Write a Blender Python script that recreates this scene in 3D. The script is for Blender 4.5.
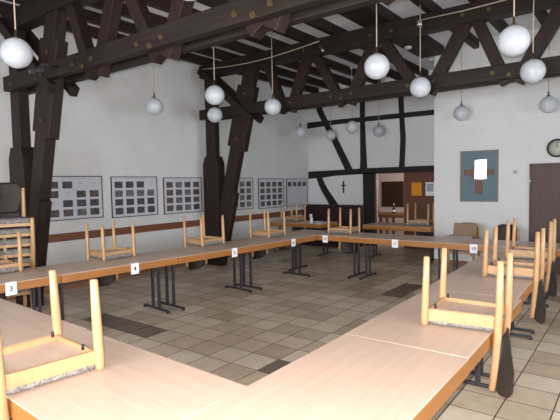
import bpy, bmesh, math, random
from mathutils import Vector, Matrix
random.seed(7)
PI = math.pi
sc = bpy.context.scene
for o in list(bpy.data.objects): bpy.data.objects.remove(o)
C = sc.collection

# ---------------------------------------------------------------- camera
EYE = 1.679
yaw, pit, rol = math.radians(37.19), math.radians(3.30), math.radians(-1.055)
fw = Vector((-math.sin(yaw)*math.cos(pit), math.cos(yaw)*math.cos(pit), -math.sin(pit)))
r0 = Vector((math.cos(yaw), math.sin(yaw), 0)); u0 = r0.cross(fw)
rt = math.cos(rol)*r0 + math.sin(rol)*u0; up = -math.sin(rol)*r0 + math.cos(rol)*u0
cd = bpy.data.cameras.new('camera'); cam = bpy.data.objects.new('camera', cd); C.objects.link(cam)
m = Matrix((rt, up, -fw)).transposed().to_4x4(); m.translation = Vector((0, 0, EYE)); cam.matrix_world = m
cd.sensor_width = 36; cd.lens = 36*475.64/560; cd.clip_start = .02
sc.camera = cam
# ---------------------------------------------------------------- world, light, exposure
w = bpy.data.worlds.new('world'); sc.world = w; w.use_nodes = True
bg = w.node_tree.nodes['Background']; bg.inputs[0].default_value = (.80, .90, 1.0, 1); bg.inputs[1].default_value = 3.0
sc.view_settings.view_transform = 'Standard'; sc.view_settings.look = 'None'; sc.view_settings.gamma = 1
sc.view_settings.exposure = 0.45; sc.view_settings.use_curve_mapping = False
def area(name, loc, rot, sx, sy, power, col):
    l = bpy.data.lights.new(name, 'AREA'); l.shape = 'RECTANGLE'; l.size = sx; l.size_y = sy; l.energy = power; l.color = col
    o = bpy.data.objects.new(name, l); C.objects.link(o); o.location = loc; o.rotation_euler = rot; return o
DAY = (.97, .98, 1.0)
YB, XR, XW, YR, YT, CEIL = -2.2, 3.2, -7.48, 9.39, 11.22, 4.25
WIN_BACK = [(-5.66, -5.08), (-4.45, -3.1), (-2.5, -1.1), (-.3, 1.2)]
WIN_RIGHT = [(-.6, .9), (2.2, 3.7), (5.0, 6.5)]
def wz(a, b): return (1.62, 2.52) if b-a < .7 else (1.05, 2.45)
for a, b in WIN_BACK: z_ = wz(a, b); area('window_daylight', ((a+b)/2, YB-.22, sum(z_)/2), (PI/2, 0, 0), b-a, z_[1]-z_[0], 72*(b-a)*(z_[1]-z_[0]), DAY)
for a, b in WIN_RIGHT: area('window_daylight', (XR+.22, (a+b)/2, 1.75), (PI/2, 0, PI/2), b-a, 1.4, 80, DAY)
area('back_room_fill', (-4.05, 12.4, 1.9), (PI/2, 0, PI/2), 1.0, 1.0, 17, (1, .88, .8))  # added fill light inside the room beyond the doorway, no window modelled there
# the camera's flash
fl = bpy.data.lights.new('camera_flash', 'SPOT'); fl.energy = 500; fl.color = (1.0, .90, .84); fl.shadow_soft_size = .025; fl.spot_size = math.radians(100); fl.spot_blend = .6
flo = bpy.data.objects.new('camera_flash', fl); C.objects.link(flo); fm = m.copy(); fm.translation = Vector((0, 0, EYE)) + up*.06 - rt*.03 ; flo.matrix_world = fm

# ---------------------------------------------------------------- materials
def mat(name, col, rough=.6, spec=.5, metal=0, coat=0, noise=0, nscale=(8, 8, 8), col2=None, bump=0, wave=False, emit=0, trans=0, alpha=1):
    mt = bpy.data.materials.new(name); mt.use_nodes = True; nt = mt.node_tree; b = nt.nodes['Principled BSDF']
    b.inputs['Base Color'].default_value = (*col, 1); b.inputs['Roughness'].default_value = rough; b.inputs['Metallic'].default_value = metal
    b.inputs['Specular IOR Level'].default_value = spec; b.inputs['Coat Weight'].default_value = coat; b.inputs['Coat Roughness'].default_value = .1
    b.inputs['Transmission Weight'].default_value = trans
    if col2 is not None:
        tc = nt.nodes.new('ShaderNodeTexCoord'); mp = nt.nodes.new('ShaderNodeMapping'); mp.inputs['Scale'].default_value = nscale
        nz = nt.nodes.new('ShaderNodeTexNoise'); nz.inputs['Scale'].default_value = 1; nz.inputs['Detail'].default_value = 6; nz.inputs['Roughness'].default_value = .65
        rp = nt.nodes.new('ShaderNodeValToRGB'); rp.color_ramp.elements[0].position = .32; rp.color_ramp.elements[1].position = .68
        rp.color_ramp.elements[0].color = (*col, 1); rp.color_ramp.elements[1].color = (*col2, 1)
        nt.links.new(tc.outputs['Object'], mp.inputs[0]); nt.links.new(mp.outputs[0], nz.inputs['Vector']); nt.links.new(nz.outputs[0], rp.inputs[0]); nt.links.new(rp.outputs[0], b.inputs['Base Color'])
        if bump:
            bp = nt.nodes.new('ShaderNodeBump'); bp.inputs['Strength'].default_value = bump; bp.inputs['Distance'].default_value = .01
            nt.links.new(nz.outputs[0], bp.inputs['Height']); nt.links.new(bp.outputs[0], b.inputs['Normal'])
    return mt
M = {}
M['plaster'] = mat('plaster', (.66, .68, .69), .9, .2, col2=(.71, .73, .74), nscale=(3, 3, 3), bump=.15)
M['ceiling'] = mat('ceiling_paint', (.80, .83, .90), .9, .2, col2=(.84, .87, .93), nscale=(2, 2, 2))
M['plaster_warm'] = mat('back_room_plaster', (.62, .52, .48), .9, .2, col2=(.66, .57, .53), nscale=(3, 3, 3))
M['dark_x'] = mat('stained_oak_along_x', (.010, .0065, .0055), .6, .3, col2=(.023, .0145, .0115), nscale=(1.5, 22, 22), bump=.4)
M['dark_y'] = mat('stained_oak_along_y', (.013, .0068, .0058), .6, .3, col2=(.028, .0150, .0122), nscale=(22, 1.5, 22), bump=.4)
M['dark_z'] = mat('stained_oak_along_z', (.013, .0070, .0060), .55, .3, col2=(.029, .0145, .0120), nscale=(22, 22, 1.5), bump=.4)
M['black_timber'] = mat('black_stained_timber', (.010, .009, .010), .6, .3, col2=(.024, .019, .018), nscale=(9, 9, 9), bump=.4)
M['laminate'] = mat('beech_laminate', (.56, .41, .32), .38, .5, col2=(.63, .475, .375), nscale=(1.6, 26, 26))
M['beech_edge'] = mat('beech_edge', (.31, .125, .028), .4, .5, col2=(.37, .155, .04), nscale=(3, 30, 30))
M['beech'] = mat('beech_varnished', (.43, .255, .12), .38, .5, coat=.15, col2=(.50, .305, .155), nscale=(24, 24, 3))
M['beech_rail'] = mat('beech_rail', (.43, .255, .12), .38, .5, coat=.15, col2=(.50, .31, .16), nscale=(4, 26, 26))
M['shell'] = mat('dark_plywood', (.014, .009, .008), .5, .3, coat=0, col2=(.032, .019, .015), nscale=(30, 4, 4))
M['fabric'] = mat('mottled_seat_fabric', (.085, .08, .08), .95, .1, col2=(.36, .34, .32), nscale=(55, 85, 55), bump=.6)
M['steel'] = mat('dark_grey_steel', (.045, .043, .050), .4, .5, metal=.3)
M['black'] = mat('black_plastic', (.012, .012, .013), .45, .5)
M['brass'] = mat('brass', (.11, .075, .03), .45, .5, metal=.5)
M['opal'] = mat('opal_glass', (.53, .56, .61), .3, .4, coat=.2)
ob = M['opal'].node_tree.nodes['Principled BSDF']; ob.inputs['Subsurface Weight'].default_value = 1; ob.inputs['Subsurface Radius'].default_value = (1, 1, 1); ob.inputs['Subsurface Scale'].default_value = .10
M['cord'] = mat('lamp_cord', (.52, .42, .33), .5)
M['grout'] = mat('dark_grout', (.055, .047, .043), .9, .2)
M['rail_wood'] = mat('brown_rail', (.17, .066, .036), .5, .4, col2=(.22, .09, .05), nscale=(20, 2, 20))
M['skirting'] = mat('skirting_tile', (.24, .11, .065), .5, .4, col2=(.29, .14, .085), nscale=(5, 5, 5))
M['door'] = mat('brown_door', (.058, .030, .024), .5, .4, col2=(.082, .043, .034), nscale=(30, 30, 1.5))
M['door_red'] = mat('reddish_brown_door', (.115, .040, .022), .5, .4, col2=(.15, .055, .03), nscale=(30, 30, 1.5))
M['jamb'] = mat('brown_jamb', (.20, .08, .04), .5, .4)
M['paper'] = mat('white_paper', (.82, .84, .92), .8, .2)
M['orange'] = mat('orange_paper', (.72, .30, .03), .8, .2)
M['grey_print'] = mat('grey_print', (.22, .27, .33), .8, .2, col2=(.5, .55, .6), nscale=(40, 40, 40))
M['board'] = mat('poster_board', (.58, .60, .67), .5, .4)
M['frame_black'] = mat('black_frame', (.018, .017, .018), .4, .4)
M['ink'] = mat('ink', (.015, .015, .03), .7, .2)
M['photo_a'] = mat('photo_grey', (.010, .010, .011), .5, .4, col2=(.12, .125, .13), nscale=(26, 26, 40))
M['photo_b'] = mat('photo_brown', (.03, .014, .01), .5, .4, col2=(.20, .15, .13), nscale=(26, 26, 40))
M['photo_c'] = mat('photo_light', (.03, .03, .03), .5, .4, col2=(.24, .25, .26), nscale=(22, 22, 36))
M['blue'] = mat('blue_backing', (.14, .225, .27), .7, .3, col2=(.17, .26, .31), nscale=(8, 8, 8))
M['clay'] = mat('brown_clay', (.14, .06, .04), .5, .4, col2=(.24, .11, .08), nscale=(30, 30, 30))
M['thin_frame'] = mat('thin_wood_frame', (.33, .18, .10), .4, .5)
M['leather'] = mat('maroon_leather', (.022, .008, .011), .45, .4, col2=(.032, .012, .015), nscale=(6, 6, 6))
M['cardboard'] = mat('cardboard', (.27, .18, .12), .85, .2, col2=(.31, .21, .14), nscale=(12, 12, 12))
M['pale_strip'] = mat('pale_box_strip', (.55, .56, .58), .7, .3)
M['brown_board'] = mat('brown_pinboard', (.04, .018, .012), .8, .2, col2=(.055, .026, .018), nscale=(20, 20, 20))
M['bottle'] = mat('dark_bottle', (.012, .008, .008), .15, .5)
M['white_plastic'] = mat('white_plastic', (.68, .69, .72), .4, .5)
M['cream'] = mat('cream_plastic', (.50, .50, .46), .5, .5)
M['silver'] = mat('silver', (.7, .7, .7), .25, .5, metal=1)
M['clockface'] = mat('clock_face', (.50, .52, .46), .4, .5)
M['winframe'] = mat('white_window_frame', (.7, .7, .7), .4, .5)
# glass pane: clear
def glass(name, rough=.02):
    g = bpy.data.materials.new(name); g.use_nodes = True; nt = g.node_tree; nt.nodes.clear()
    out = nt.nodes.new('ShaderNodeOutputMaterial'); mx = nt.nodes.new('ShaderNodeMixShader'); tr = nt.nodes.new('ShaderNodeBsdfTransparent'); gl = nt.nodes.new('ShaderNodeBsdfGlossy'); fr = nt.nodes.new('ShaderNodeFresnel')
    gl.inputs['Roughness'].default_value = rough; fr.inputs[0].default_value = 1.5
    nt.links.new(fr.outputs[0], mx.inputs[0]); nt.links.new(tr.outputs[0], mx.inputs[1]); nt.links.new(gl.outputs[0], mx.inputs[2]); nt.links.new(mx.outputs[0], out.inputs[0]); return g
M['glass'] = glass('clear_glass')
# floor tile: tone differs per tile
def tile_mat(name, c0, c1, c2):
    mt = mat(name, c0, .33, .4); nt = mt.node_tree; b = nt.nodes['Principled BSDF']
    at = nt.nodes.new('ShaderNodeAttribute'); at.attribute_name = 'tone'; tc = nt.nodes.new('ShaderNodeTexCoord')
    nz = nt.nodes.new('ShaderNodeTexNoise'); nz.inputs['Scale'].default_value = 7; nz.inputs['Detail'].default_value = 5
    ad = nt.nodes.new('ShaderNodeMath'); ad.operation = 'MULTIPLY_ADD'; ad.inputs[1].default_value = .55; nt.links.new(nz.outputs[0], ad.inputs[0])
    ml = nt.nodes.new('ShaderNodeMath'); ml.operation = 'MULTIPLY'; ml.inputs[1].default_value = .5; nt.links.new(at.outputs['Fac'], ml.inputs[0]); nt.links.new(ml.outputs[0], ad.inputs[2])
    rp = nt.nodes.new('ShaderNodeValToRGB'); e = rp.color_ramp.elements; e[0].position = .2; e[0].color = (*c0, 1); e[1].position = .85; e[1].color = (*c2, 1); k = e.new(.5); k.color = (*c1, 1)
    nt.links.new(tc.outputs['Object'], nz.inputs['Vector']); nt.links.new(ad.outputs[0], rp.inputs[0]); nt.links.new(rp.outputs[0], b.inputs['Base Color'])
    rr = nt.nodes.new('ShaderNodeMath'); rr.operation = 'MULTIPLY_ADD'; rr.inputs[1].default_value = .25; rr.inputs[2].default_value = .24
    nt.links.new(nz.outputs[0], rr.inputs[0]); nt.links.new(rr.outputs[0], b.inputs['Roughness'])
    return mt
M['tile'] = tile_mat('glazed_floor_tile', (.42, .325, .225), (.60, .49, .37), (.76, .67, .55))
M['tile_dark'] = tile_mat('dark_floor_tile', (.11, .08, .062), (.17, .13, .10), (.22, .17, .135))

# ---------------------------------------------------------------- mesh helper
class MB:
    def __init__(s): s.bm = bmesh.new(); s.mats = []
    def _mi(s, mt):
        if mt not in s.mats: s.mats.append(mt)
        return s.mats.index(mt)
    def box(s, c, d, rz=0, bev=0, mt=None, rot=None):
        R = rot if rot is not None else Matrix.Rotation(rz, 3, 'Z')
        ret = bmesh.ops.create_cube(s.bm, size=1); vs = ret['verts']
        for v in vs: v.co = Vector(c) + R @ Vector((v.co.x*d[0], v.co.y*d[1], v.co.z*d[2]))
        fs = list({f for v in vs for f in v.link_faces})
        if bev > 0:
            es = list({e for v in vs for e in v.link_edges})
            rb = bmesh.ops.bevel(s.bm, geom=es, offset=bev, segments=2, affect='EDGES', profile=.5); fs = rb['faces'] + [f for f in fs if f.is_valid]
        if mt:
            i = s._mi(mt)
            for f in fs: f.material_index = i
        return s
    def b2(s, a, b, bev=0, mt=None):
        return s.box([(a[i]+b[i])/2 for i in range(3)], [abs(b[i]-a[i]) for i in range(3)], 0, bev, mt)
    def tube(s, pts, rad, n=12, cap=True):
        rings = []
        pts = [Vector(p) for p in pts]
        for i, p in enumerate(pts):
            d = (pts[min(i+1, len(pts)-1)] - pts[max(i-1, 0)]).normalized()
            a = d.cross(Vector((0, 0, 1)) if abs(d.z) < .9 else Vector((1, 0, 0))).normalized(); b = d.cross(a)
            r = rad[i] if isinstance(rad, (list, tuple)) else rad
            rings.append([s.bm.verts.new(p + r*(math.cos(2*PI*k/n)*a + math.sin(2*PI*k/n)*b)) for k in range(n)])
        for i in range(len(rings)-1):
            for k in range(n):
                f = s.bm.faces.new((rings[i][k], rings[i][(k+1) % n], rings[i+1][(k+1) % n], rings[i+1][k])); f.smooth = True
        if cap: s.bm.faces.new(rings[0][::-1]); s.bm.faces.new(rings[-1])
        return s
    def lathe(s, c, prof, n=32):
        rings = []
        for r, z in prof:
            rings.append([s.bm.verts.new((c[0]+r*math.cos(2*PI*k/n), c[1]+r*math.sin(2*PI*k/n), c[2]+z)) for k in range(n)] if r > 1e-5 else [s.bm.verts.new((c[0], c[1], c[2]+z))])
        for A, B in zip(rings, rings[1:]):
            for k in range(n):
                k2 = (k+1) % n
                if len(A) == 1: vs = (A[0], B[k2], B[k])
                elif len(B) == 1: vs = (A[k], A[k2], B[0])
                else: vs = (A[k], A[k2], B[k2], B[k])
                f = s.bm.faces.new(vs); f.smooth = True
        return s
    def beam(s, a, b, wd, th, side=(0, 1, 0), bev=.006):
        # a..b axis; wd = width across (perpendicular to axis and side), th = thickness along side
        a = Vector(a); b = Vector(b); x = (b-a).normalized(); y = Vector(side); y = (y - x*y.dot(x)).normalized(); z = x.cross(y)
        R = Matrix((x, y, z)).transposed()
        return s.box((a+b)/2, ((b-a).length, th, wd), rot=R, bev=bev)
    def prism(s, pts, axis, lo, hi):
        # pts 2D outline, extruded along axis
        def P(p, t):
            q = [0, 0, 0]; o = [i for i in range(3) if i != axis]; q[o[0]] = p[0]; q[o[1]] = p[1]; q[axis] = t; return q
        A = [s.bm.verts.new(P(p, lo)) for p in pts]; B = [s.bm.verts.new(P(p, hi)) for p in pts]
        s.bm.faces.new(A); s.bm.faces.new(B[::-1]); n = len(pts)
        for i in range(n): s.bm.faces.new((A[i], B[i], B[(i+1) % n], A[(i+1) % n]))
        return s
    def build(s, name, mt=None, parent=None, loc=None, rot=None):
        bmesh.ops.recalc_face_normals(s.bm, faces=s.bm.faces)
        me = bpy.data.meshes.new(name); s.bm.to_mesh(me); s.bm.free()
        for k in (s.mats or [mt]): me.materials.append(M[k])
        o = bpy.data.objects.new(name, me); C.objects.link(o)
        if parent: o.parent = parent
        if loc: o.location = loc
        if rot: o.rotation_euler = rot
        return o
def thing(name, label, cat, loc=(0, 0, 0), rot=(0, 0, 0), group=None):
    o = bpy.data.objects.new(name, None); C.objects.link(o); o.location = loc; o.rotation_euler = rot; o.empty_display_size = .1
    o['label'] = label; o['category'] = cat
    if group: o['group'] = group
    return o
def tag(o, label, cat, group=None):
    o['label'] = label; o['category'] = cat
    if group: o['group'] = group
    return o
def struct(o): o['kind'] = 'structure'; return o
def copy_tree(o, parent=None):
    c = o.copy(); C.objects.link(c); c.parent = parent
    for ch in list(o.children): copy_tree(ch, c)
    return c

# ---------------------------------------------------------------- room shell
TS = .32; TX0, TY0 = -2.7087, 3.1888
dark_tiles = {(-9, 1), (-8, 1), (-7, 0), (-6, 0), (-8, 0), (0, 0), (-1, 10), (-1, 11), (-1, 12), (-2, 12), (-13, 6), (-12, 6)}
dark_tiles = {(-9, 0), (-8, 0), (-7, 0), (-6, 0), (0, 0), (-1, 10), (-1, 11), (-1, 12)}
bm = bmesh.new(); ly = bm.faces.layers.float.new('tone')
g = .0042; x0, x1, y0, y1 = XW, XR, YB, 13.9
def quad(a, b, c_, d, z, mi, tone=0):
    f = bm.faces.new([bm.verts.new((p[0], p[1], z)) for p in (a, b, c_, d)]); f.material_index = mi; f[ly] = tone; return f
quad((x0-.1, y0-.1), (x1+.1, y0-.1), (x1+.1, y1), (x0-.1, y1), -.003, 0)
rnd = random.Random(3)
for i in range(math.floor((x0-TX0)/TS), math.ceil((x1-TX0)/TS)):
    for j in range(math.floor((y0-TY0)/TS), math.ceil((y1-TY0)/TS)):
        ax, bx_ = max(x0, TX0+i*TS+g), min(x1, TX0+(i+1)*TS-g); ay, by_ = max(y0, TY0+j*TS+g), min(y1, TY0+(j+1)*TS-g)
        if bx_-ax < .01 or by_-ay < .01: continue
        quad((ax, ay), (bx_, ay), (bx_, by_), (ax, by_), 0, 2 if (i, j) in dark_tiles else 1, rnd.random())
me = bpy.data.meshes.new('floor'); bm.to_mesh(me); bm.free()
for k in ('grout', 'tile', 'tile_dark'): me.materials.append(M[k])
floor = bpy.data.objects.new('floor', me); C.objects.link(floor); struct(floor)

W = .2
struct(MB().b2((XW-W, YB-W, -.05), (XW, 14.1, CEIL)).build('wall_left', 'plaster'))
struct(MB().b2((XW-W, YB-W, CEIL), (XR+W, 14.1, CEIL+.1)).build('ceiling', 'ceiling'))
def wall_x(name, y, d, xa, xb, wins, z0=1.05, z1=2.45):
    b = MB(); e = [xa]
    for a, c_ in sorted(wins): z0, z1 = wz(a, c_); b.b2((e[-1], y, -.05), (a, y+d, CEIL)); b.b2((a, y, -.05), (c_, y+d, z0)); b.b2((a, y, z1), (c_, y+d, CEIL)); e.append(c_)
    b.b2((e[-1], y, -.05), (xb, y+d, CEIL)); return struct(b.build(name, 'plaster'))
def wall_y(name, x, d, ya, yb, wins, z0=1.05, z1=2.45):
    b = MB(); e = [ya]
    for a, c_ in sorted(wins): b.b2((x, e[-1], -.05), (x+d, a, CEIL)); b.b2((x, a, -.05), (x+d, c_, z0)); b.b2((x, a, z1), (x+d, c_, CEIL)); e.append(c_)
    b.b2((x, e[-1], -.05), (x+d, yb, CEIL)); return struct(b.build(name, 'plaster'))
wall_x('wall_back', YB-W, W, XW, XR+W, WIN_BACK)
wall_y('wall_right', XR, W, YB, YR+W, WIN_RIGHT)
# far right wall with the brown door (door opening filled by the leaf)
XC = -3.27
b = MB(); b.b2((XC, YR, -.05), (-1.56, YR+W, CEIL)); b.b2((-1.56, YR, 1.92), (-.56, YR+W, CEIL)); b.b2((-.56, YR, -.05), (XR+W, YR+W, CEIL))
b.b2((XC, YR+W, -.05), (XC+W, YT+.15, CEIL)); struct(b.build('wall_far', 'plaster'))
# timbered wall at the end of the alcove, opening to the back room
OX0, OX1, DX1, OZ = -5.43, -4.66, -3.80, 1.88
b = MB(); b.b2((XW, YT, -.05), (OX0, YT+.15, CEIL)); b.b2((OX0, YT, OZ), (DX1, YT+.15, CEIL)); b.b2((DX1, YT, -.05), (XC+W, YT+.15, CEIL)); struct(b.build('wall_alcove', 'plaster'))
b = MB(); b.b2((XW, 13.9, -.05), (-3.6, 14.1, CEIL)); b.b2((-3.8, YT+.15, -.05), (-3.6, 13.9, CEIL)); b.b2((XW, YT+.152, 0), (XW+.02, 13.9, CEIL)); struct(b.build('wall_back_room', 'plaster_warm'))
n = 0
for (ax, lst, pos) in (('x', WIN_BACK, YB), ('y', WIN_RIGHT, XR)):
    for a, c_ in lst:
        n += 1; b = MB(); t = .05; q = pos - .12 if ax == 'x' else pos + .12
        def seg(u0_, v0_, u1_, v1_, bb, dd=.03):
            if ax == 'x': bb.b2((u0_, q-dd, v0_), (u1_, q+dd, v1_))
            else: bb.b2((q-dd, u0_, v0_), (q+dd, u1_, v1_))
        z0, z1 = wz(a, c_)
        seg(a, z0, a+t, z1, b); seg(c_-t, z0, c_, z1, b); seg(a, z0, c_, z0+t, b); seg(a, z1-t, c_, z1, b)
        if c_-a > .7: mid = (a+c_)/2; seg(mid-.03, z0, mid+.03, z1, b); seg(a, 1.95, c_, 1.99, b)
        f = struct(b.build('window_%d' % n, 'winframe')); b = MB(); seg(a+.01, z0+.01, c_-.01, z1-.01, b, .003); b.build('pane', 'glass', f)
# skirtings
struct(MB().b2((XW, YB, 0), (XW+.012, YT, .10)).build('baseboard_left', 'skirting'))
struct(MB().b2((XC, YR-.012, 0), (-1.60, YR, .10)).build('baseboard_far', 'skirting'))
# wooden chair rail on the left wall
struct(MB().b2((XW, YB, .79), (XW+.025, YT, .92), bev=.004).build('trim_1', 'rail_wood'))
# doors
d = struct(MB().b2((-1.54, YR-.015, .0), (-.58, YR+.04, 1.89), bev=.004).build('door_1', 'door'))
MB().b2((-1.57, YR-.02, 0), (-1.54, YR+.02, 1.92)).b2((-.58, YR-.02, 0), (-.55, YR+.02, 1.92)).b2((-1.57, YR-.02, 1.89), (-.55, YR+.02, 1.93)).build('door_frame', 'door', d)
MB().tube([(-1.555, YR-.03, 1.55), (-1.555, YR-.03, 1.70)], .010).build('hinge', 'silver', d)
MB().tube([(-1.555, YR-.03, .25), (-1.555, YR-.03, .40)], .010).build('hinge', 'silver', d)
MB().tube([(-.66, YR-.015, 1.0), (-.66, YR-.06, 1.0), (-.78, YR-.06, 1.0)], .009).build('door_handle', 'silver', d)
d = struct(MB().b2((OX1, YT+.02, 0), (DX1, YT+.07, OZ), bev=.004).build('door_2', 'door_red'))
MB().b2((OX1-.012, YT+.015, 0), (OX1+.012, YT+.075, OZ)).build('edge_strip', 'jamb', d)
MB().tube([(OX1+.10, YT+.02, .98), (OX1+.10, YT-.03, .98), (OX1+.17, YT-.03, .98)], .008).build('door_handle', 'silver', d)
struct(MB().b2((OX0, YT-.02, 0), (OX0+.028, YT+.03, OZ)).b2((OX0, YT-.02, OZ-.015), (DX1, YT+.16, OZ)).build('trim_2', 'jamb'))
tag(MB().b2((OX0+.030, YT-.01, 1.50), (OX0+.075, YT+.02, 1.70)).build('hinge_plate', 'white_plastic'), 'small white metal hinge plate high on the brown door jamb beside the open doorway', 'hinge')

# ---------------------------------------------------------------- half-timbering of the alcove wall
tf = thing('timber_frame', 'black half-timber framing set in the white wall behind the bench', 'timber frame', (0, 0, 0))
def wavy(pts, wds, name):
    b = MB(); L = []; Rr = []
    for (x, z), wd in zip(pts, wds): L.append((x-wd/2, z)); Rr.append((x+wd/2, z))
    b.prism(L + Rr[::-1], 1, YT-.035, YT+.01); return b.build(name, 'black_timber', tf)
b = MB(); b.prism([(XW+.03, 1.77), (-7.0, 1.79), (-6.6, 1.835), (-5.8, 1.86), (XC, 1.87), (XC, 2.02), (-5.6, 2.01), (XW+.03, 1.97)], 1, YT-.05, YT+.01); b.build('rail', 'black_timber', tf)
b = MB(); b.prism([(XW, 3.17), (-6.6, 3.21), (XC, 3.20), (XC, 3.32), (XW, 3.34)], 1, YT-.03, YT+.01); b.build('rail', 'black_timber', tf)
wavy([(-5.75, 1.95), (-5.75, 2.3), (-5.76, 2.7), (-5.77, 3.2), (-5.77, 4.1)], [.20, .17, .15, .13, .14], 'post')
wavy([(-4.71, 1.95), (-4.69, 2.3), (-4.67, 2.7), (-4.70, 3.2), (-4.74, 4.1)], [.14, .13, .13, .12, .13], 'post')
b = MB(); b.prism([(-5.74, 0), (OX0, 0), (OX0, 1.89), (-5.76, 1.89)], 1, YT-.05, YT+.01); b.build('post', 'black_timber', tf)
wavy([(-6.16, 1.95), (-6.58, 2.75), (-7.03, 3.55), (-7.24, 4.1)], [.22, .20, .18, .18], 'brace')
wavy([(-6.55, .9), (-6.70, 1.12), (-6.92, 1.42), (-7.04, 1.62), (-7.12, 1.82)], [.30, .26, .22, .19, .18], 'brace')
cr = MB().b2((-6.365, YT-.03, 1.37), (-6.335, YT, 1.69)).b2((-6.42, YT-.03, 1.555), (-6.28, YT, 1.585)).build('wall_crucifix', 'frame_black')
tag(cr, 'slim dark crucifix hanging on the white panel between black timbers', 'crucifix')
tag(MB().b2((-4.47, YT+.012, 1.30), (-4.22, YT+.018, 1.62)).build('notice_sheet', 'orange'), 'orange paper sheet pinned on the reddish brown door', 'notice')
t_ = MB().b2((-4.12, YT+.012, 1.30), (-3.90, YT+.018, 1.62)).build('notice_sheet', 'paper'); tag(t_, 'white paper notice with grey picture pinned on the reddish brown door', 'notice')
MB().b2((-4.09, YT+.008, 1.40), (-3.93, YT+.012, 1.59)).build('printed_picture', 'grey_print', t_)

# ---------------------------------------------------------------- joists
edges = [e+.06 for e in [-7.25, -6.64, -6.03, -5.42, -4.81, -4.20, -3.59, -2.59, -1.98, -1.37, -.76, -.15, .46, 1.07, 1.68, 2.29, 2.9]]
jl = ['ceiling joist nearest the left wall', None]
ordn = ['first', 'second', 'third', 'fourth', 'fifth', 'sixth', None, 'first', 'second', 'third', 'fourth', 'fifth', 'sixth', 'seventh', 'eighth', 'ninth', 'tenth']
for i, e in enumerate(edges):
    wide = i == 6; wd = .46 if wide else .10
    yend = YT if e+wd < XC else YR
    o = MB().b2((e, YB, 4.09), (e+wd, yend, CEIL), bev=.006).build('ceiling_joist', 'dark_y')
    if wide: lab = 'extra wide dark brown ceiling beam running across above both trusses'
    elif i < 6: lab = 'dark brown ceiling joist, %s counted from the left wall' % ordn[i]
    else: lab = 'dark brown ceiling joist, %s to the right of the wide beam' % ordn[i]
    tag(o, lab, 'ceiling joist', 'dark joists across the white ceiling')

# ---------------------------------------------------------------- trusses
def truss(Y, label):
    t = thing('roof_truss', label, 'roof truss', (-7.0, Y, 0))
    def bld(b, name, mt):
        o = b.build(name, mt, t); o.location = (7.0 + (.06 if Y < 4 else 0), -Y, 0); return o
    XE = XR
    zo = .02 if Y < 4 else 0
    XL = -7.10 if Y < 4 else -7.22
    bld(MB().b2((-7.27, Y-.10, 3.84), (XE, Y+.10, 4.095), bev=.008), 'upper_chord', 'dark_x')
    bld(MB().b2((XL, Y-.18, 2.985+zo), (XE, Y-.078, 3.18+zo), bev=.008), 'lower_chord', 'dark_x')
    bld(MB().b2((XL, Y+.078, 2.985+zo), (XE, Y+.18, 3.18+zo), bev=.008), 'lower_chord', 'dark_x')
    bld(MB().b2((-7.16, Y-.07, 0), (-6.90, Y+.07, 3.84), bev=.008), 'post', 'dark_z')
    # thickened lower half of the post
    b = MB(); b.prism([(-7.24, 0), (-6.80, 0), (-6.80, 2.08), (-6.87, 2.24), (-7.17, 2.24), (-7.24, 2.08)], 1, Y-.095, Y+.095); bld(b, 'post_casing', 'dark_z')
    def onb(z): return -7.00 + (z/3.75)*(1.03)
    bld(MB().beam((onb(0), Y, 0), (onb(3.9), Y, 3.9), .27, .15), 'brace', 'dark_z')
    for s in (-1, 1):
        za, zb = (2.42, 3.58) if s < 0 else (2.30, 3.50)
        bld(MB().beam((onb(za)+s*.175, Y, za), (onb(zb)+s*.175, Y, zb), .10, .15, bev=.012), 'cleat', 'dark_z')
    bld(MB().beam((onb(.0)+.17, Y, .0), (onb(1.5)+.17, Y, 1.5), .10, .13, bev=.02), 'cleat', 'dark_z')
    # knee members on both faces at the wall end
    for s in (-1, 1): bld(MB().beam((-7.20, Y+s*.15+ (0 if s<0 else 0), 3.98), (-5.85, Y+s*.15, 2.88), .13, .10), 'knee_brace', 'dark_x')
    tops = [-5.52, -4.58, -3.32, -1.92, -.72, .50, 1.72]; bots = [-5.10, -3.90, -2.58, -1.40, -.10, 1.12, 2.34]
    for k in range(7):
        bld(MB().beam((tops[k]-(.04 if k == 0 else -.06), Y-.002, 3.90), (bots[k]-.06, Y-.002, 2.95), .15, .13), 'diagonal', 'dark_z')
        if k < 6: bld(MB().beam((bots[k]+.06, Y+.002, 2.95), (tops[k+1]-.06, Y+.002, 3.90), .17, .13), 'diagonal', 'dark_z')
    def bolt(x, y, z, r=.027):
        b = MB(); b.tube([(x, y, z), (x, y-.012, z)], r, 14).tube([(x, y-.01, z), (x, y-.03, z)], r*.45, 8); bld(b, 'bolt', 'brass')
    for k in range(6):
        bolt(bots[k]-.20, Y-.18, 3.08); bolt(bots[k]+.18, Y-.18, 3.08); bolt(bots[k]+.0, Y-.18, 3.03)
    bolt(-6.02, Y-.18, 3.07); bolt(-6.85, Y-.18, 3.08)
    for k in range(1, 5): bolt(tops[k]-.10, Y-.10, 3.95, .028); bolt(tops[k]+.25, Y-.10, 3.95, .028)
    bolt(onb(3.4), Y-.075, 3.38); bolt(onb(2.55), Y-.075, 2.55)
truss(3.19, 'dark timber roof truss spanning overhead nearest the viewer, its post by the chair stack')
truss(7.02, 'dark timber roof truss in mid room with its post between wall posters')

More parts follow.
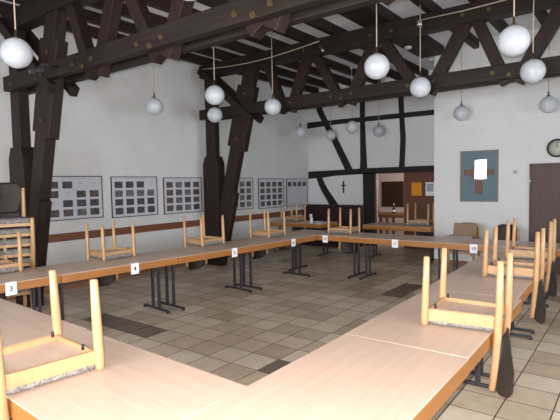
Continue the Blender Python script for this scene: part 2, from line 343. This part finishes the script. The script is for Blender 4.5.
# cable lights along the far truss
cb = MB(); pts = []
for k in range(13):
    t = k/12; pts.append((-7.22+(2.9)*t, 6.86, 4.00-.09*math.sin(PI*t)+.02*t))
cb.tube(pts, .008, 6); o = cb.build('lamp_cable', 'cord'); tag(o, 'thin pale cable sagging along the top of the far truss, left part', 'cable')
cb = MB(); cb.tube([(-2.62, 6.86, 3.99), (-2.0, 6.86, 3.985), (-1.2, 6.86, 4.01), (-.7, 6.86, 4.03)], .008, 6); tag(cb.build('lamp_cable', 'cord'), 'thin pale cable along the top of the far truss, right part', 'cable')
def spot(x, y, z, label, r=.05):
    t = thing('spotlight', label, 'spotlight', (x, y, z), (0, 0, 0), 'small spotlights on the far truss')
    MB().tube([(0, .10, .06), (0, .02, .02), (0, 0, 0)], .008, 8).build('arm', 'silver', t)
    MB().lathe((0, 0, 0), [(0, -r*1.1), (r*.9, -r*.9), (r, -r*.2), (r*.7, r*.6), (r*.25, r), (0, r)], 18).build('reflector', 'silver', t)
spot(-2.58, 6.80, 3.93, 'silver round spotlight on the far truss at the end of the right cable')
spot(-4.22, 6.80, 3.85, 'silver round spotlight on the far truss under the left cable', .036)
t = thing('spotlight', 'black cylindrical spotlight clamped to the near truss behind the leftmost globe', 'spotlight', (-5.75, 2.80, 3.05))
MB().tube([(-.02, 0, 0), (.20, 0, -.02)], [.03, .034], 14).build('housing', 'black', t); MB().tube([(.16, 0, -.02), (.20, 0, .05), (.20, .215, .05)], .010, 8).build('arm', 'black', t); MB().tube([(-.06, 0, .0), (-.02, 0, 0)], .02, 10).build('bulb', 'opal', t)
for x, y, lb in ((-3.38, 8.35, 'round white smoke detector under the wide ceiling beam, nearer one'), (-3.36, 9.5, 'round white smoke detector under the wide ceiling beam, farther one')):
    tag(MB().lathe((x, y, 4.03), [(0, 0), (.05, .002), (.065, .02), (.065, .046), (0, .046)], 20).build('smoke_detector', 'white_plastic'), lb, 'smoke detector')

# ---------------------------------------------------------------- globe lamps
def globe_lamp():
    t = thing('globe_lamp', 'x', 'pendant lamp', group='white globe pendant lamps')
    R = .142; prof = [(R*math.sin(PI*k/24), -R*math.cos(PI*k/24)) for k in range(25)]; prof[0] = (0, -R); prof[-1] = (0, R)
    MB().lathe((0, 0, 0), prof, 40).build('globe', 'opal', t)
    MB().lathe((0, 0, R-.012), [(0, 0), (.032, 0), (.032, .02), (.012, .03), (.010, .09), (0, .09)], 16).build('collar', 'brass', t)
    MB().tube([(0, 0, R+.07), (0, 0, CEIL-2.97-.03)], .0065, 8).build('cord', 'cord', t)
    MB().lathe((0, 0, CEIL-2.97), [(0, -.05), (.03, -.05), (.045, 0), (0, 0)], 16).build('ceiling_cap', 'cream', t)
    return t
LAMPS = [(-4.82, 2.20, 'globe lamp hanging farthest left, in front of the near truss end'),
 (-6.41, 5.08, 'globe lamp hanging alone against the left wall between the two trusses'),
 (-4.99, 5.05, 'globe lamp seen directly above another one beside the far truss post'),
 (-6.40, 6.47, 'globe lamp half below another one beside the far truss post'),
 (-5.03, 6.48, 'globe lamp in front of the far truss just right of its raking brace'),
 (-2.41, 5.04, 'larger looking globe lamp in mid picture in front of the far truss'),
 (-2.48, 6.56, 'globe lamp in front of the far truss where its diagonals meet, before the wall corner'),
 (-6.63, 9.62, 'globe lamp hanging left of the alcove near the left wall corner'),
 (-6.55, 10.9, 'farthest small globe lamp over the bench in the alcove'),
 (-5.23, 9.65, 'globe lamp in the alcove left of the upper black wall post'),
 (-5.17, 10.9, 'small globe lamp in the alcove between the two upper black wall posts'),
 (-.98, 4.98, 'large looking globe lamp at upper right touching the far truss chords'),
 (-1.07, 6.53, 'globe lamp over the right table row, partly overlapping the lower chord'),
 (-2.68, 9.15, 'globe lamp hanging before the white wall above the framed cross picture'),
 (-1.26, 9.15, 'globe lamp hanging at the right picture edge above the wall clock'),
 (-2.27, 2.09, 'globe lamp cut off by the top edge of the picture')]
g0 = globe_lamp()
for i, (x, y, lb) in enumerate(LAMPS):
    o = g0 if i == 0 else copy_tree(g0); o.location = (x, y, 2.97); o['label'] = lb
    if y > 8.5: o.location.z = 2.90
    if y > 8.5:
        for ch in o.children:
            if ch.name.startswith('cord'): ch.scale.z = (CEIL-2.90-.22)/(CEIL-2.97-.22); ch.location.z = .212*(1-ch.scale.z)
            if ch.name.startswith('ceiling_cap'): ch.location.z = .07

# ---------------------------------------------------------------- tables
TH = .735
def make_table(L=1.487, Wd=.74):
    t = thing('folding_table', 'x', 'table')
    MB().b2((-L/2, -Wd/2, TH-.026), (L/2, Wd/2, TH), bev=.003).build('tabletop', 'laminate', t)
    b = MB(); e = .020
    b.b2((-L/2, -Wd/2-.002, TH-.088), (L/2, -Wd/2+e, TH-.006)); b.b2((-L/2, Wd/2-e, TH-.088), (L/2, Wd/2+.002, TH-.006)); b.b2((-L/2-.001, -Wd/2+e, TH-.088), (-L/2+e, Wd/2-e, TH-.006)); b.b2((L/2-e, -Wd/2+e, TH-.088), (L/2+.001, Wd/2-e, TH-.006))
    b.build('apron', 'beech_edge', t)
    for s in (-1, 1):
        x = s*(L/2-.11); b = MB()
        for q in (-.075, .075): b.b2((x-.014, q-.02, .03), (x+.014, q+.02, TH-.05), bev=.004)
        b.b2((x-.015, -.29, .012), (x+.015, .29, .042), bev=.006); b.b2((x-.015, -.24, TH-.07), (x+.015, .24, TH-.027), bev=.004)
        for q in (-.28, .28): b.b2((x-.02, q-.02, 0), (x+.02, q+.02, .03), bev=.004)
        b.build('leg_frame', 'steel', t)
    return t
tabs = []; tab0 = make_table()
def put_table(x, y, rz, label, group='folding tables set in a U'):
    o = tab0 if not tabs else copy_tree(tab0)
    o.location = (x, y, 0); o.rotation_euler = (0, 0, rz); o['label'] = label; o['group'] = group; tabs.append(o); return o
# left row: front edge runs from (-4.93,2.6) to (-4.53,7.05)
def left_table(fx0, fy0, fx1, fy1, label):
    dx, dy = fx1-fx0, fy1-fy0; a = math.atan2(dy, dx); nx, ny = -math.sin(a), math.cos(a)
    return put_table((fx0+fx1)/2+nx*.37, (fy0+fy1)/2+ny*.37, a, label)
left_table(-5.03, 1.11, -4.935, 2.59, 'folding table carrying tag 3, beside the stacked chairs')
left_table(-4.925, 2.60, -4.775, 4.08, 'folding table in the left row carrying tag 4 on its apron')
left_table(-4.765, 4.09, -4.645, 5.565, 'folding table in the left row, second before the far corner, with tag 5')
left_table(-4.635, 5.575, -4.56, 7.035, 'last folding table of the left row meeting the far row at the corner')
for x, lb in ((-4.62, 'folding table at the left end of the far row with tag 12'), (-3.13, 'folding table in the middle of the far row with tag 11'), (-1.64, 'folding table in the far row with tag 10 before the cardboard box'), (-.15, 'folding table at the right end of the far row near the brown door')):
    put_table(x, 7.47, 0, lb)
for x, y, rz, lb in ((-1.075, 1.81, PI/2, 'foreground folding table of the right row, empty, filling the picture bottom'), (-1.085, 3.30, PI/2+.01, 'folding table of the right row under the nearest upturned chair'),
                 (-1.145, 4.79, PI/2+.03, 'folding table of the right row under the second upturned chair'), (-1.195, 6.28, PI/2+.03, 'last folding table of the right row meeting the far row')):
    put_table(x, y, rz, lb)
put_table(-2.195, 1.285, -.04, 'foreground folding table at lower left under the closest upturned chair')
put_table(-3.68, 1.355, -.04, 'empty end folding table at the left edge below tag 3')
put_table(-6.40, 9.32, 0, 'table before the maroon bench carrying the white spray bottle', 'tables at the back')
put_table(-4.03, 9.60, 0, 'table before the reddish brown door in the alcove', 'tables at the back')

# table number tags
def text_mesh(s, size, name, mt, parent, loc, rot):
    cu = bpy.data.curves.new(name, 'FONT'); cu.body = s; cu.size = size; cu.align_x = 'CENTER'; cu.align_y = 'CENTER'; cu.extrude = .0006; cu.offset = .0012
    o = bpy.data.objects.new(name, cu); C.objects.link(o); bpy.context.view_layer.update()
    me = bpy.data.meshes.new_from_object(o.evaluated_get(bpy.context.evaluated_depsgraph_get())); bpy.data.objects.remove(o)
    me.materials.clear(); me.materials.append(M[mt]); q = bpy.data.objects.new(name, me); C.objects.link(q); q.parent = parent; q.location = loc; q.rotation_euler = rot
    return q
def number_tag(s, x, y, rz, label):
    # local +x along the edge, -y outward
    t = thing('number_tag', label, 'number tag', (x, y, TH-.055), (0, 0, rz), 'white paper table number tags')
    MB().b2((-.052, -.0035, -.068), (.052, -.0015, .062)).b2((-.052, -.0035, .0600), (.052, .045, .0620)).build('card', 'paper', t)
    text_mesh(s, .068, 'number', 'ink', t, (0, -.0042, -.005), (PI/2, 0, 0))
def edge(y): return -4.93 + (y-2.6)*.40/4.45
# tags on the left row face +X; rotate -y -> +x : rz = +90deg
for s, y, x, a, lb in (('3', 2.10, -4.966, 86.3, 'white tag with number 3 on the table nearest the stacked chairs'), ('4', 3.46, -4.838, 84.2, 'white tag with number 4 on the left table row'), ('5', 5.06, -4.686, 85.4, 'white tag with number 5 on the left table row'), ('6', 6.40, -4.593, 87.1, 'white tag in the left row close to the far corner')):
    number_tag(s, x+.004, y, math.radians(a), lb)
for s, x, lb in (('12', -4.40, 'white tag with number 12 on the far row right of the corner'), ('11', -3.10, 'white tag with number 11 in the middle of the far row'), ('10', -1.90, 'white tag with number 10 on the far row below the cardboard box')):
    number_tag(s, x, 7.098, 0, lb)

# ---------------------------------------------------------------- chairs (built upright, feet at z=0, facing +y)
def make_chair():
    t = thing('wooden_chair', 'x', 'chair')
    # seat frame: trapezoid
    b = MB()
    for a, c_ in (((-.20, .19), (.20, .19)), ((-.175, -.205), (.175, -.205)), ((-.20, .19), (-.175, -.205)), ((.20, .19), (.175, -.205))):
        dx, dy = c_[0]-a[0], c_[1]-a[1]; b.beam((a[0], a[1], .384), (c_[0], c_[1], .384), .066, .022, side=(-dy, dx, 0), bev=.004)
    b.build('seat_frame', 'beech_rail', t)
    # plywood seat board and the padded cushion around and above it
    MB().prism([(-.19, .18), (.19, .18), (.167, -.195), (-.167, -.195)], 2, .376, .387).build('seat_board', 'laminate', t)
    b = MB(); N = 12; rows = []
    for (ins, z) in ((0, .415), (-.005, .420), (-.006, .429), (0, .439), (.012, .446), (.04, .450), (.09, .4515)):
        ring = []
        for (ax_, ay_), (bx_, by_) in (((-.208, .207), (.208, .207)), ((.208, .207), (.182, -.218)), ((.182, -.218), (-.182, -.218)), ((-.182, -.218), (-.208, .207))):
            for q in range(N):
                u = q/N; x = ax_+(bx_-ax_)*u; y = ay_+(by_-ay_)*u; L = math.hypot(x, y); wob = .0025*math.sin(9*u*PI+3*x*10)*(z > .42)*(z < .445)
                # rounded corners
                cx = max(-.165, min(.165, x)); cy = max(-.175, min(.175, y)); dx, dy = x-cx, y-cy; dl = math.hypot(dx, dy)
                if dl > .040: x, y = cx+dx*.040/dl, cy+dy*.040/dl
                f = (L-ins)/L; fr = max(0, min(1, (y-.14)/.06)) * (z < .45); ring.append(b.bm.verts.new((x*f, y*f + .008*fr*(z > .40), z + wob - .026*fr*(.45-z)/.035)))
        rows.append(ring)
    for A, B in zip(rows, rows[1:]):
        for q in range(4*N): f = b.bm.faces.new((A[q], A[(q+1) % (4*N)], B[(q+1) % (4*N)], B[q])); f.smooth = True
    b.bm.faces.new(rows[0][::-1]); b.bm.faces.new(rows[-1])
    b.build('seat_cushion', 'fabric', t)
    for s in (-1, 1):
        MB().tube([(s*.218, .190, 0), (s*.218, .190, .006), (s*.217, .196, .20), (s*.215, .204, .40), (s*.215, .205, .444), (s*.215, .205, .449)], [.013, .0185, .0225, .0240, .022, .013], 16).build('leg', 'beech', t)
    for s in (-1, 1):
        MB().tube([(s*.193, -.243, 0), (s*.193, -.243, .006), (s*.194, -.240, .25), (s*.195, -.233, .45), (s*.195, -.213, .68), (s*.195, -.200, .80), (s*.195, -.200, .806)], [.013, .0185, .0225, .0228, .021, .019, .012], 16).build('back_post', 'beech', t)
    # curved plywood backrest between the posts
    b = MB(); NU, NV = 16, 12; F = {}; G = {}
    for j in range(NV+1):
        v = j/NV; z = .490+.385*v
        hw = .110+.075*min(1, v*2.2)**.7
        if v > .68: hw *= math.sqrt(max(.0, 1-((v-.68)/.36)**2.6))
        for i in range(NU+1):
            u = -1+2*i/NU; x = u*hw
            y = -.232+.018*v-.070*max(0, 1-(x/.19)**2)*min(1, .25+1.1*v)
            F[i, j] = b.bm.verts.new((x, y+.006, z)); G[i, j] = b.bm.verts.new((x, y-.008, z))
    for j in range(NV):
        for i in range(NU):
            f = b.bm.faces.new((F[i, j], F[i+1, j], F[i+1, j+1], F[i, j+1])); f.smooth = True
            f = b.bm.faces.new((G[i, j], G[i, j+1], G[i+1, j+1], G[i+1, j])); f.smooth = True
    for j in range(NV):
        for i in (0, NU): b.bm.faces.new((F[i, j], F[i, j+1], G[i, j+1], G[i, j]))
    for i in range(NU):
        for j in (0, NV): b.bm.faces.new((F[i, j], F[i+1, j], G[i+1, j], G[i, j]))
    b.build('backrest', 'shell', t)
    for s in (-1, 1): MB().tube([(s*.160, .150, .346), (s*.160, .150, .320)], .008, 8).build('stacking_pin', 'black', t)
    return t
ch0 = make_chair(); used = []
def put_chair(x, y, z, rx, rz, label, group):
    o = ch0 if not used else copy_tree(ch0)
    o.location = (x, y, z); o.rotation_euler = (rx, 0, rz); o['label'] = label; o['group'] = group; used.append(o)
UP = 'chairs turned upside down on the tables'; ZU = TH+.4515
for x, y, a, lb in ((-.916, 3.225, -86.3, 'upturned beech chair nearest on the right row, dark backrest hanging over the aisle'),
    (-.99, 5.055, -88.2, 'second upturned beech chair along the right table row'),
    (-1.045, 6.27, -87.9, 'farthest upturned beech chair on the right table row'),
    (-2.43, 1.135, 177.0, 'closest upturned beech chair, cut by the left picture edge'),
    (-5.552, 3.612, 87.1, 'upturned beech chair on the left row beside tag 4'),
    (-5.425, 5.18, 86.6, 'upturned beech chair before the far truss post on the left row'),
    (-5.24, 6.545, 88.2, 'upturned beech chair on the left row closest to the far corner'),
    (-5.75, 2.26, 83.5, 'upturned beech chair above tag 3 in front of the stacked chairs'),
    (-4.33, 7.65, 4.6, 'upturned beech chair on the far row beside tag 12')):
    put_chair(x, y, ZU, PI, math.radians(a), lb, UP)
    if lb.startswith('closest'): used[-1].scale = (1.05, 1.05, 1.05); used[-1].location.z = TH+.4515*1.05
put_chair(-6.80, 9.50, ZU, PI, math.radians(4), 'upturned chair on the back table beside the left wall', 'chairs on the back tables')
put_chair(-3.69, 9.78, ZU, PI, math.radians(3.1), 'upturned chair on the alcove table before the reddish brown door', 'chairs on the back tables')
names = ['lowest', 'second from the bottom', 'third from the bottom', 'fourth from the bottom', 'fourth from the top', 'third from the top', 'second from the top', 'topmost']
for k in range(8):
    put_chair(-6.27+.034*k, 2.64-.010*k, .124*k, 0, -PI/2-.28, 'beech chair with mottled seat, %s of the stack at the left edge' % names[k], 'stacked chairs by the near post')
put_chair(-1.86, 8.75, 0, 0, PI, 'upright chair with dark rounded backrest behind the far table row', 'chairs against the far wall')
put_chair(-2.52, 8.80, 0, 0, PI, 'upright chair holding the open cardboard box by the far wall', 'chairs against the far wall')

# cardboard box on the chair
t = thing('cardboard_box', 'open brown cardboard box standing on a chair by the far wall', 'box', (-2.52, 8.72, .4525))
b = MB()
for a, c_ in (((-.17, -.12, 0), (.17, .12, .008)), ((-.17, -.12, 0), (-.162, .12, .22)), ((.162, -.12, 0), (.17, .12, .22)), ((-.17, -.12, 0), (.17, -.112, .22)), ((-.17, .112, 0), (.17, .12, .22))): b.b2(a, c_)
b.build('body', 'cardboard', t)
MB().beam((0, .118, .22), (0, .16, .43), .34, .006, side=(0, 1, -.2), bev=0).build('flap', 'cardboard', t)
MB().beam((0, -.12, .22), (-.0, -.24, .17), .32, .005, side=(0, .3, 1), bev=0).build('flap', 'pale_strip', t)
MB().beam((-.168, 0, .22), (-.34, 0, .15), .23, .005, side=(.4, 0, 1), bev=0).build('flap', 'cardboard', t)
MB().beam((.168, 0, .22), (.30, 0, .13), .23, .005, side=(-.6, 0, 1), bev=0).build('flap', 'cardboard', t)

for ch in t.children: ch.scale.x = 1.2

# ---------------------------------------------------------------- bench in the alcove
t = thing('upholstered_bench', 'dark maroon upholstered bench with high back under the black timber beam', 'bench', (-6.4, 10.8, 0))
b = MB(); b.prism([(-1.02+.95-.95, .30), (.75, .30), (.75, 1.07), (-.86, 1.07), (-.92, 1.0), (-.98, .90), (-1.02, .80)], 1, .02, .16); b.build('backrest', 'leather', t)
MB().b2((-1.02, -.40, .30), (.75, .02, .46), bev=.03).build('seat', 'leather', t)
MB().b2((-1.0, -.34, 0), (.73, .16, .30)).build('plinth', 'leather', t)

# things on the back table
t = thing('spray_bottle', 'white spray bottle standing on the back table before the bench', 'bottle', (-6.02, 9.12, TH))
MB().lathe((0, 0, 0), [(0, 0), (.035, 0), (.038, .01), (.038, .11), (.016, .15), (.014, .17), (0, .17)], 18).build('body', 'white_plastic', t)
MB().b2((-.045, -.012, .17), (.025, .012, .205), bev=.006).b2((-.045, -.006, .13), (-.037, .006, .18)).build('spray_head', 'white_plastic', t)
t = MB().lathe((-6.00, 9.36, TH), [(0, 0), (.07, 0), (.12, .02), (.122, .024), (.07, .008), (0, .008)], 28).build('plate', 'white_plastic'); tag(t, 'shallow white plate on the back table behind the spray bottle', 'plate')
tag(MB().box((-5.80, 9.14, TH+.0032), (.16, .21, .006), .3).build('paper_sheet', 'paper'), 'loose white papers lying right of the plate on the back table', 'paper')

# ---------------------------------------------------------------- back room
tag(MB().b2((-6.50, 13.862, .86), (-5.78, 13.898, 1.65), bev=.004).build('pinboard', 'brown_board'), 'dark brown pinboard on the pinkish wall beyond the doorway', 'board')
t = thing('wooden_table', 'brown wooden table in the room beyond the doorway', 'table', (-5.85, 12.95, 0))
MB().b2((-.75, -.3, .70), (.60, .3, .735), bev=.004).build('tabletop', 'beech_edge', t); MB().b2((-.70, -.26, .62), (.55, .26, .70)).build('apron', 'rail_wood', t)
for x in (-.35, .05): 
    for y in (-.22, .22): MB().b2((x-.03, y-.03, 0), (x+.03, y+.03, .63)).build('leg', 'rail_wood', t)
t = thing('wine_bottle', 'dark bottle with pale cap on the table beyond the doorway', 'bottle', (-5.62, 12.8, .735))
MB().lathe((0, 0, 0), [(0, 0), (.04, 0), (.042, .01), (.042, .14), (.016, .19), (.014, .24), (0, .24)], 18).build('body', 'bottle', t); MB().lathe((0, 0, .24), [(0, 0), (.02, 0), (.02, .05), (0, .05)], 12).build('cap', 'white_plastic', t); MB().lathe((0, 0, .05), [(.0425, 0), (.0430, .002), (.0430, .05), (.0425, .052)], 18).build('bottle_label', 'paper', t)
t = thing('table_speaker', 'pair of small black boxes on the left end of the table beyond the doorway', 'box', (-6.28, 12.85, .735))
MB().b2((-.10, -.08, 0), (.03, .08, .23), bev=.01).build('cabinet', 'black', t); MB().b2((.04, -.07, 0), (.14, .07, .20), bev=.01).build('cabinet', 'black', t)

# ---------------------------------------------------------------- posters on the left wall
def poster(y0_, y1_, z0_, z1_, blanks, label, kinds, rows=4, cols=4):
    t = thing('photo_poster', label, 'poster', (XW, (y0_+y1_)/2, (z0_+z1_)/2), (0, 0, 0), 'framed photo boards along the left wall')
    wy, hz = (y1_-y0_)/2, (z1_-z0_)/2; f = .010
    MB().b2((0.001, -wy, -hz), (.010, wy, hz)).build('board', 'board', t)
    b = MB(); b.b2((0, -wy-f, -hz-f), (.018, -wy+.004, hz+f)).b2((0, wy-.004, -hz-f), (.018, wy+f, hz+f)).b2((0, -wy, -hz-f), (.018, wy, -hz+.004)).b2((0, -wy, hz-.004), (.018, wy, hz+f)); b.build('frame', 'frame_black', t)
    cw = (2*wy-.06)/cols; chh = (2*hz-.09)/4; pw, ph = min(cw*.70, .19), chh*.74
    b = MB(); rn = random.Random(int(y0_*100)); y = -wy*.45
    while y < wy*.45:
        l = rn.uniform(.008, .02); b.b2((.010, y, hz-.034), (.0108, y+l, hz-.024)); y += l+.006
    for (r, c_) in blanks:
        cy = -wy+.03+cw*(c_+.5); cz = hz-.06-chh*(r+.5)
        b.b2((.010, cy-.04, cz+.02), (.0108, cy+.04, cz+.032)); b.b2((.010, cy-.05, cz-.03), (.0108, cy-.01, cz-.026)); b.b2((.010, cy+.015, cz-.03), (.0108, cy+.05, cz-.026))
    b.build('caption', 'grey_print', t)
    for r in range(rows):
        for c_ in range(cols):
            if (r, c_) in blanks: continue
            cy = -wy+.03+cw*(c_+.5); cz = hz-.06-chh*(r+.5)
            MB().b2((.0095, cy-pw/2, cz-ph/2), (.0115, cy+pw/2, cz+ph/2)).build('photo', kinds[(r*cols+c_*3+r*r) % len(kinds)], t)
poster(3.72, 4.73, 1.14, 1.84, {(0, 2), (0, 3), (1, 1), (2, 0)}, 'framed photo board nearest, partly behind the near truss post, with several blank cells', ['photo_a', 'photo_a', 'photo_c', 'photo_a', 'photo_b'])
poster(4.92, 5.91, 1.11, 1.83, {(0, 3)}, 'framed photo board of grey pictures, second from the near post', ['photo_a', 'photo_a', 'photo_c'])
poster(6.08, 7.08, 1.10, 1.81, set(), 'framed photo board with brownish pictures left of the far truss post', ['photo_b', 'photo_b', 'photo_a', 'photo_c'])
poster(7.77, 8.77, 1.07, 1.80, set(), 'framed photo board partly hidden behind the far truss post', ['photo_b', 'photo_a', 'photo_c', 'photo_b'])
poster(8.99, 10.01, 1.05, 1.78, set(), 'framed photo board right of the far post with full rows of small pictures', ['photo_a', 'photo_c', 'photo_b'])
poster(10.15, 11.12, 1.04, 1.77, set(), 'framed board nearly empty with one row of four pictures in the corner', ['photo_a', 'photo_b'], rows=1)

# ---------------------------------------------------------------- on the far wall: picture, clock, switches
t = thing('framed_picture', 'framed picture of a brown ringed cross on blue background', 'picture', (-2.42, YR, 1.73))
wx, hz = .34, .48
b = MB(); b.b2((-wx, -.03, -hz), (-wx+.014, 0, hz)).b2((wx-.014, -.03, -hz), (wx, 0, hz)).b2((-wx, -.03, -hz), (wx, 0, -hz+.014)).b2((-wx, -.03, hz-.014), (wx, 0, hz)); b.build('frame', 'thin_frame', t)
MB().b2((-wx+.01, -.008, -hz+.01), (wx-.01, -.002, hz-.01)).build('backing', 'blue', t)
b = MB(); b.b2((-.07, -.016, -.33), (.07, -.009, .27)).b2((-.27, -.0165, .015), (.27, -.009, .13)); b.build('cross', 'clay', t)
b = MB(); n_ = 28; ri, ro = .095, .16
vs = [[b.bm.verts.new((r*math.cos(2*PI*k/n_), y, .072+r*math.sin(2*PI*k/n_))) for k in range(n_)] for (r, y) in ((ri, -.014), (ro, -.014), (ro, -.009), (ri, -.009))]
for a in range(4):
    for k in range(n_): b.bm.faces.new((vs[a][k], vs[a][(k+1) % n_], vs[(a+1) % 4][(k+1) % n_], vs[(a+1) % 4][k]))
b.build('ring', 'clay', t)
MB().b2((-wx+.012, -.024, -hz+.012), (wx-.012, -.022, hz-.012)).build('glass_pane', 'glass', t)
t = thing('wall_clock', 'round wall clock with black rim above the brown door', 'clock', (-1.15, YR, 2.18))
def disc(r0_, r1_, ya, yb, nm, mt):
    b = MB(); vs = []
    prof = [(r0_, ya), (r0_, yb), (r1_, yb), (r1_, ya)] if r0_ > 0 else [(0, ya), (r1_, ya), (r1_, yb), (0, yb)]
    b.lathe((0, 0, 0), prof, 36); b.bm.transform(Matrix.Rotation(PI/2, 4, 'X')); return b.build(nm, mt, t)
disc(.128, .158, .0, .035, 'rim', 'frame_black'); disc(0, .13, .002, .012, 'face', 'clockface')
b = MB(); b.b2((-.004, -.020, 0), (.004, -.014, .07)).b2((-.004, -.026, 0), (.002, -.021, .10)); b.build('hands', 'ink', t)
b = MB()
for k in range(12):
    a = k*PI/6; b.box((.11*math.sin(a), -.013, .11*math.cos(a)), (.006, .003, .018), rot=Matrix.Rotation(a, 3, 'Y'))
b.build('hour_marks', 'ink', t)
tag(MB().b2((-1.705, YR-.012, 1.91), (-1.625, YR, 1.99), bev=.003).build('wall_box', 'plaster'), 'blank pale square wall box left of the clock', 'wall box')
t = thing('thermostat', 'small cream thermostat on the wall between picture and door', 'thermostat', (-1.80, YR, 1.79))
MB().b2((-.035, -.025, -.035), (.035, 0, .035), bev=.005).build('case', 'cream', t); MB().b2((-.015, -.03, -.018), (.015, -.024, .012)).build('dial', 'grey_print', t)
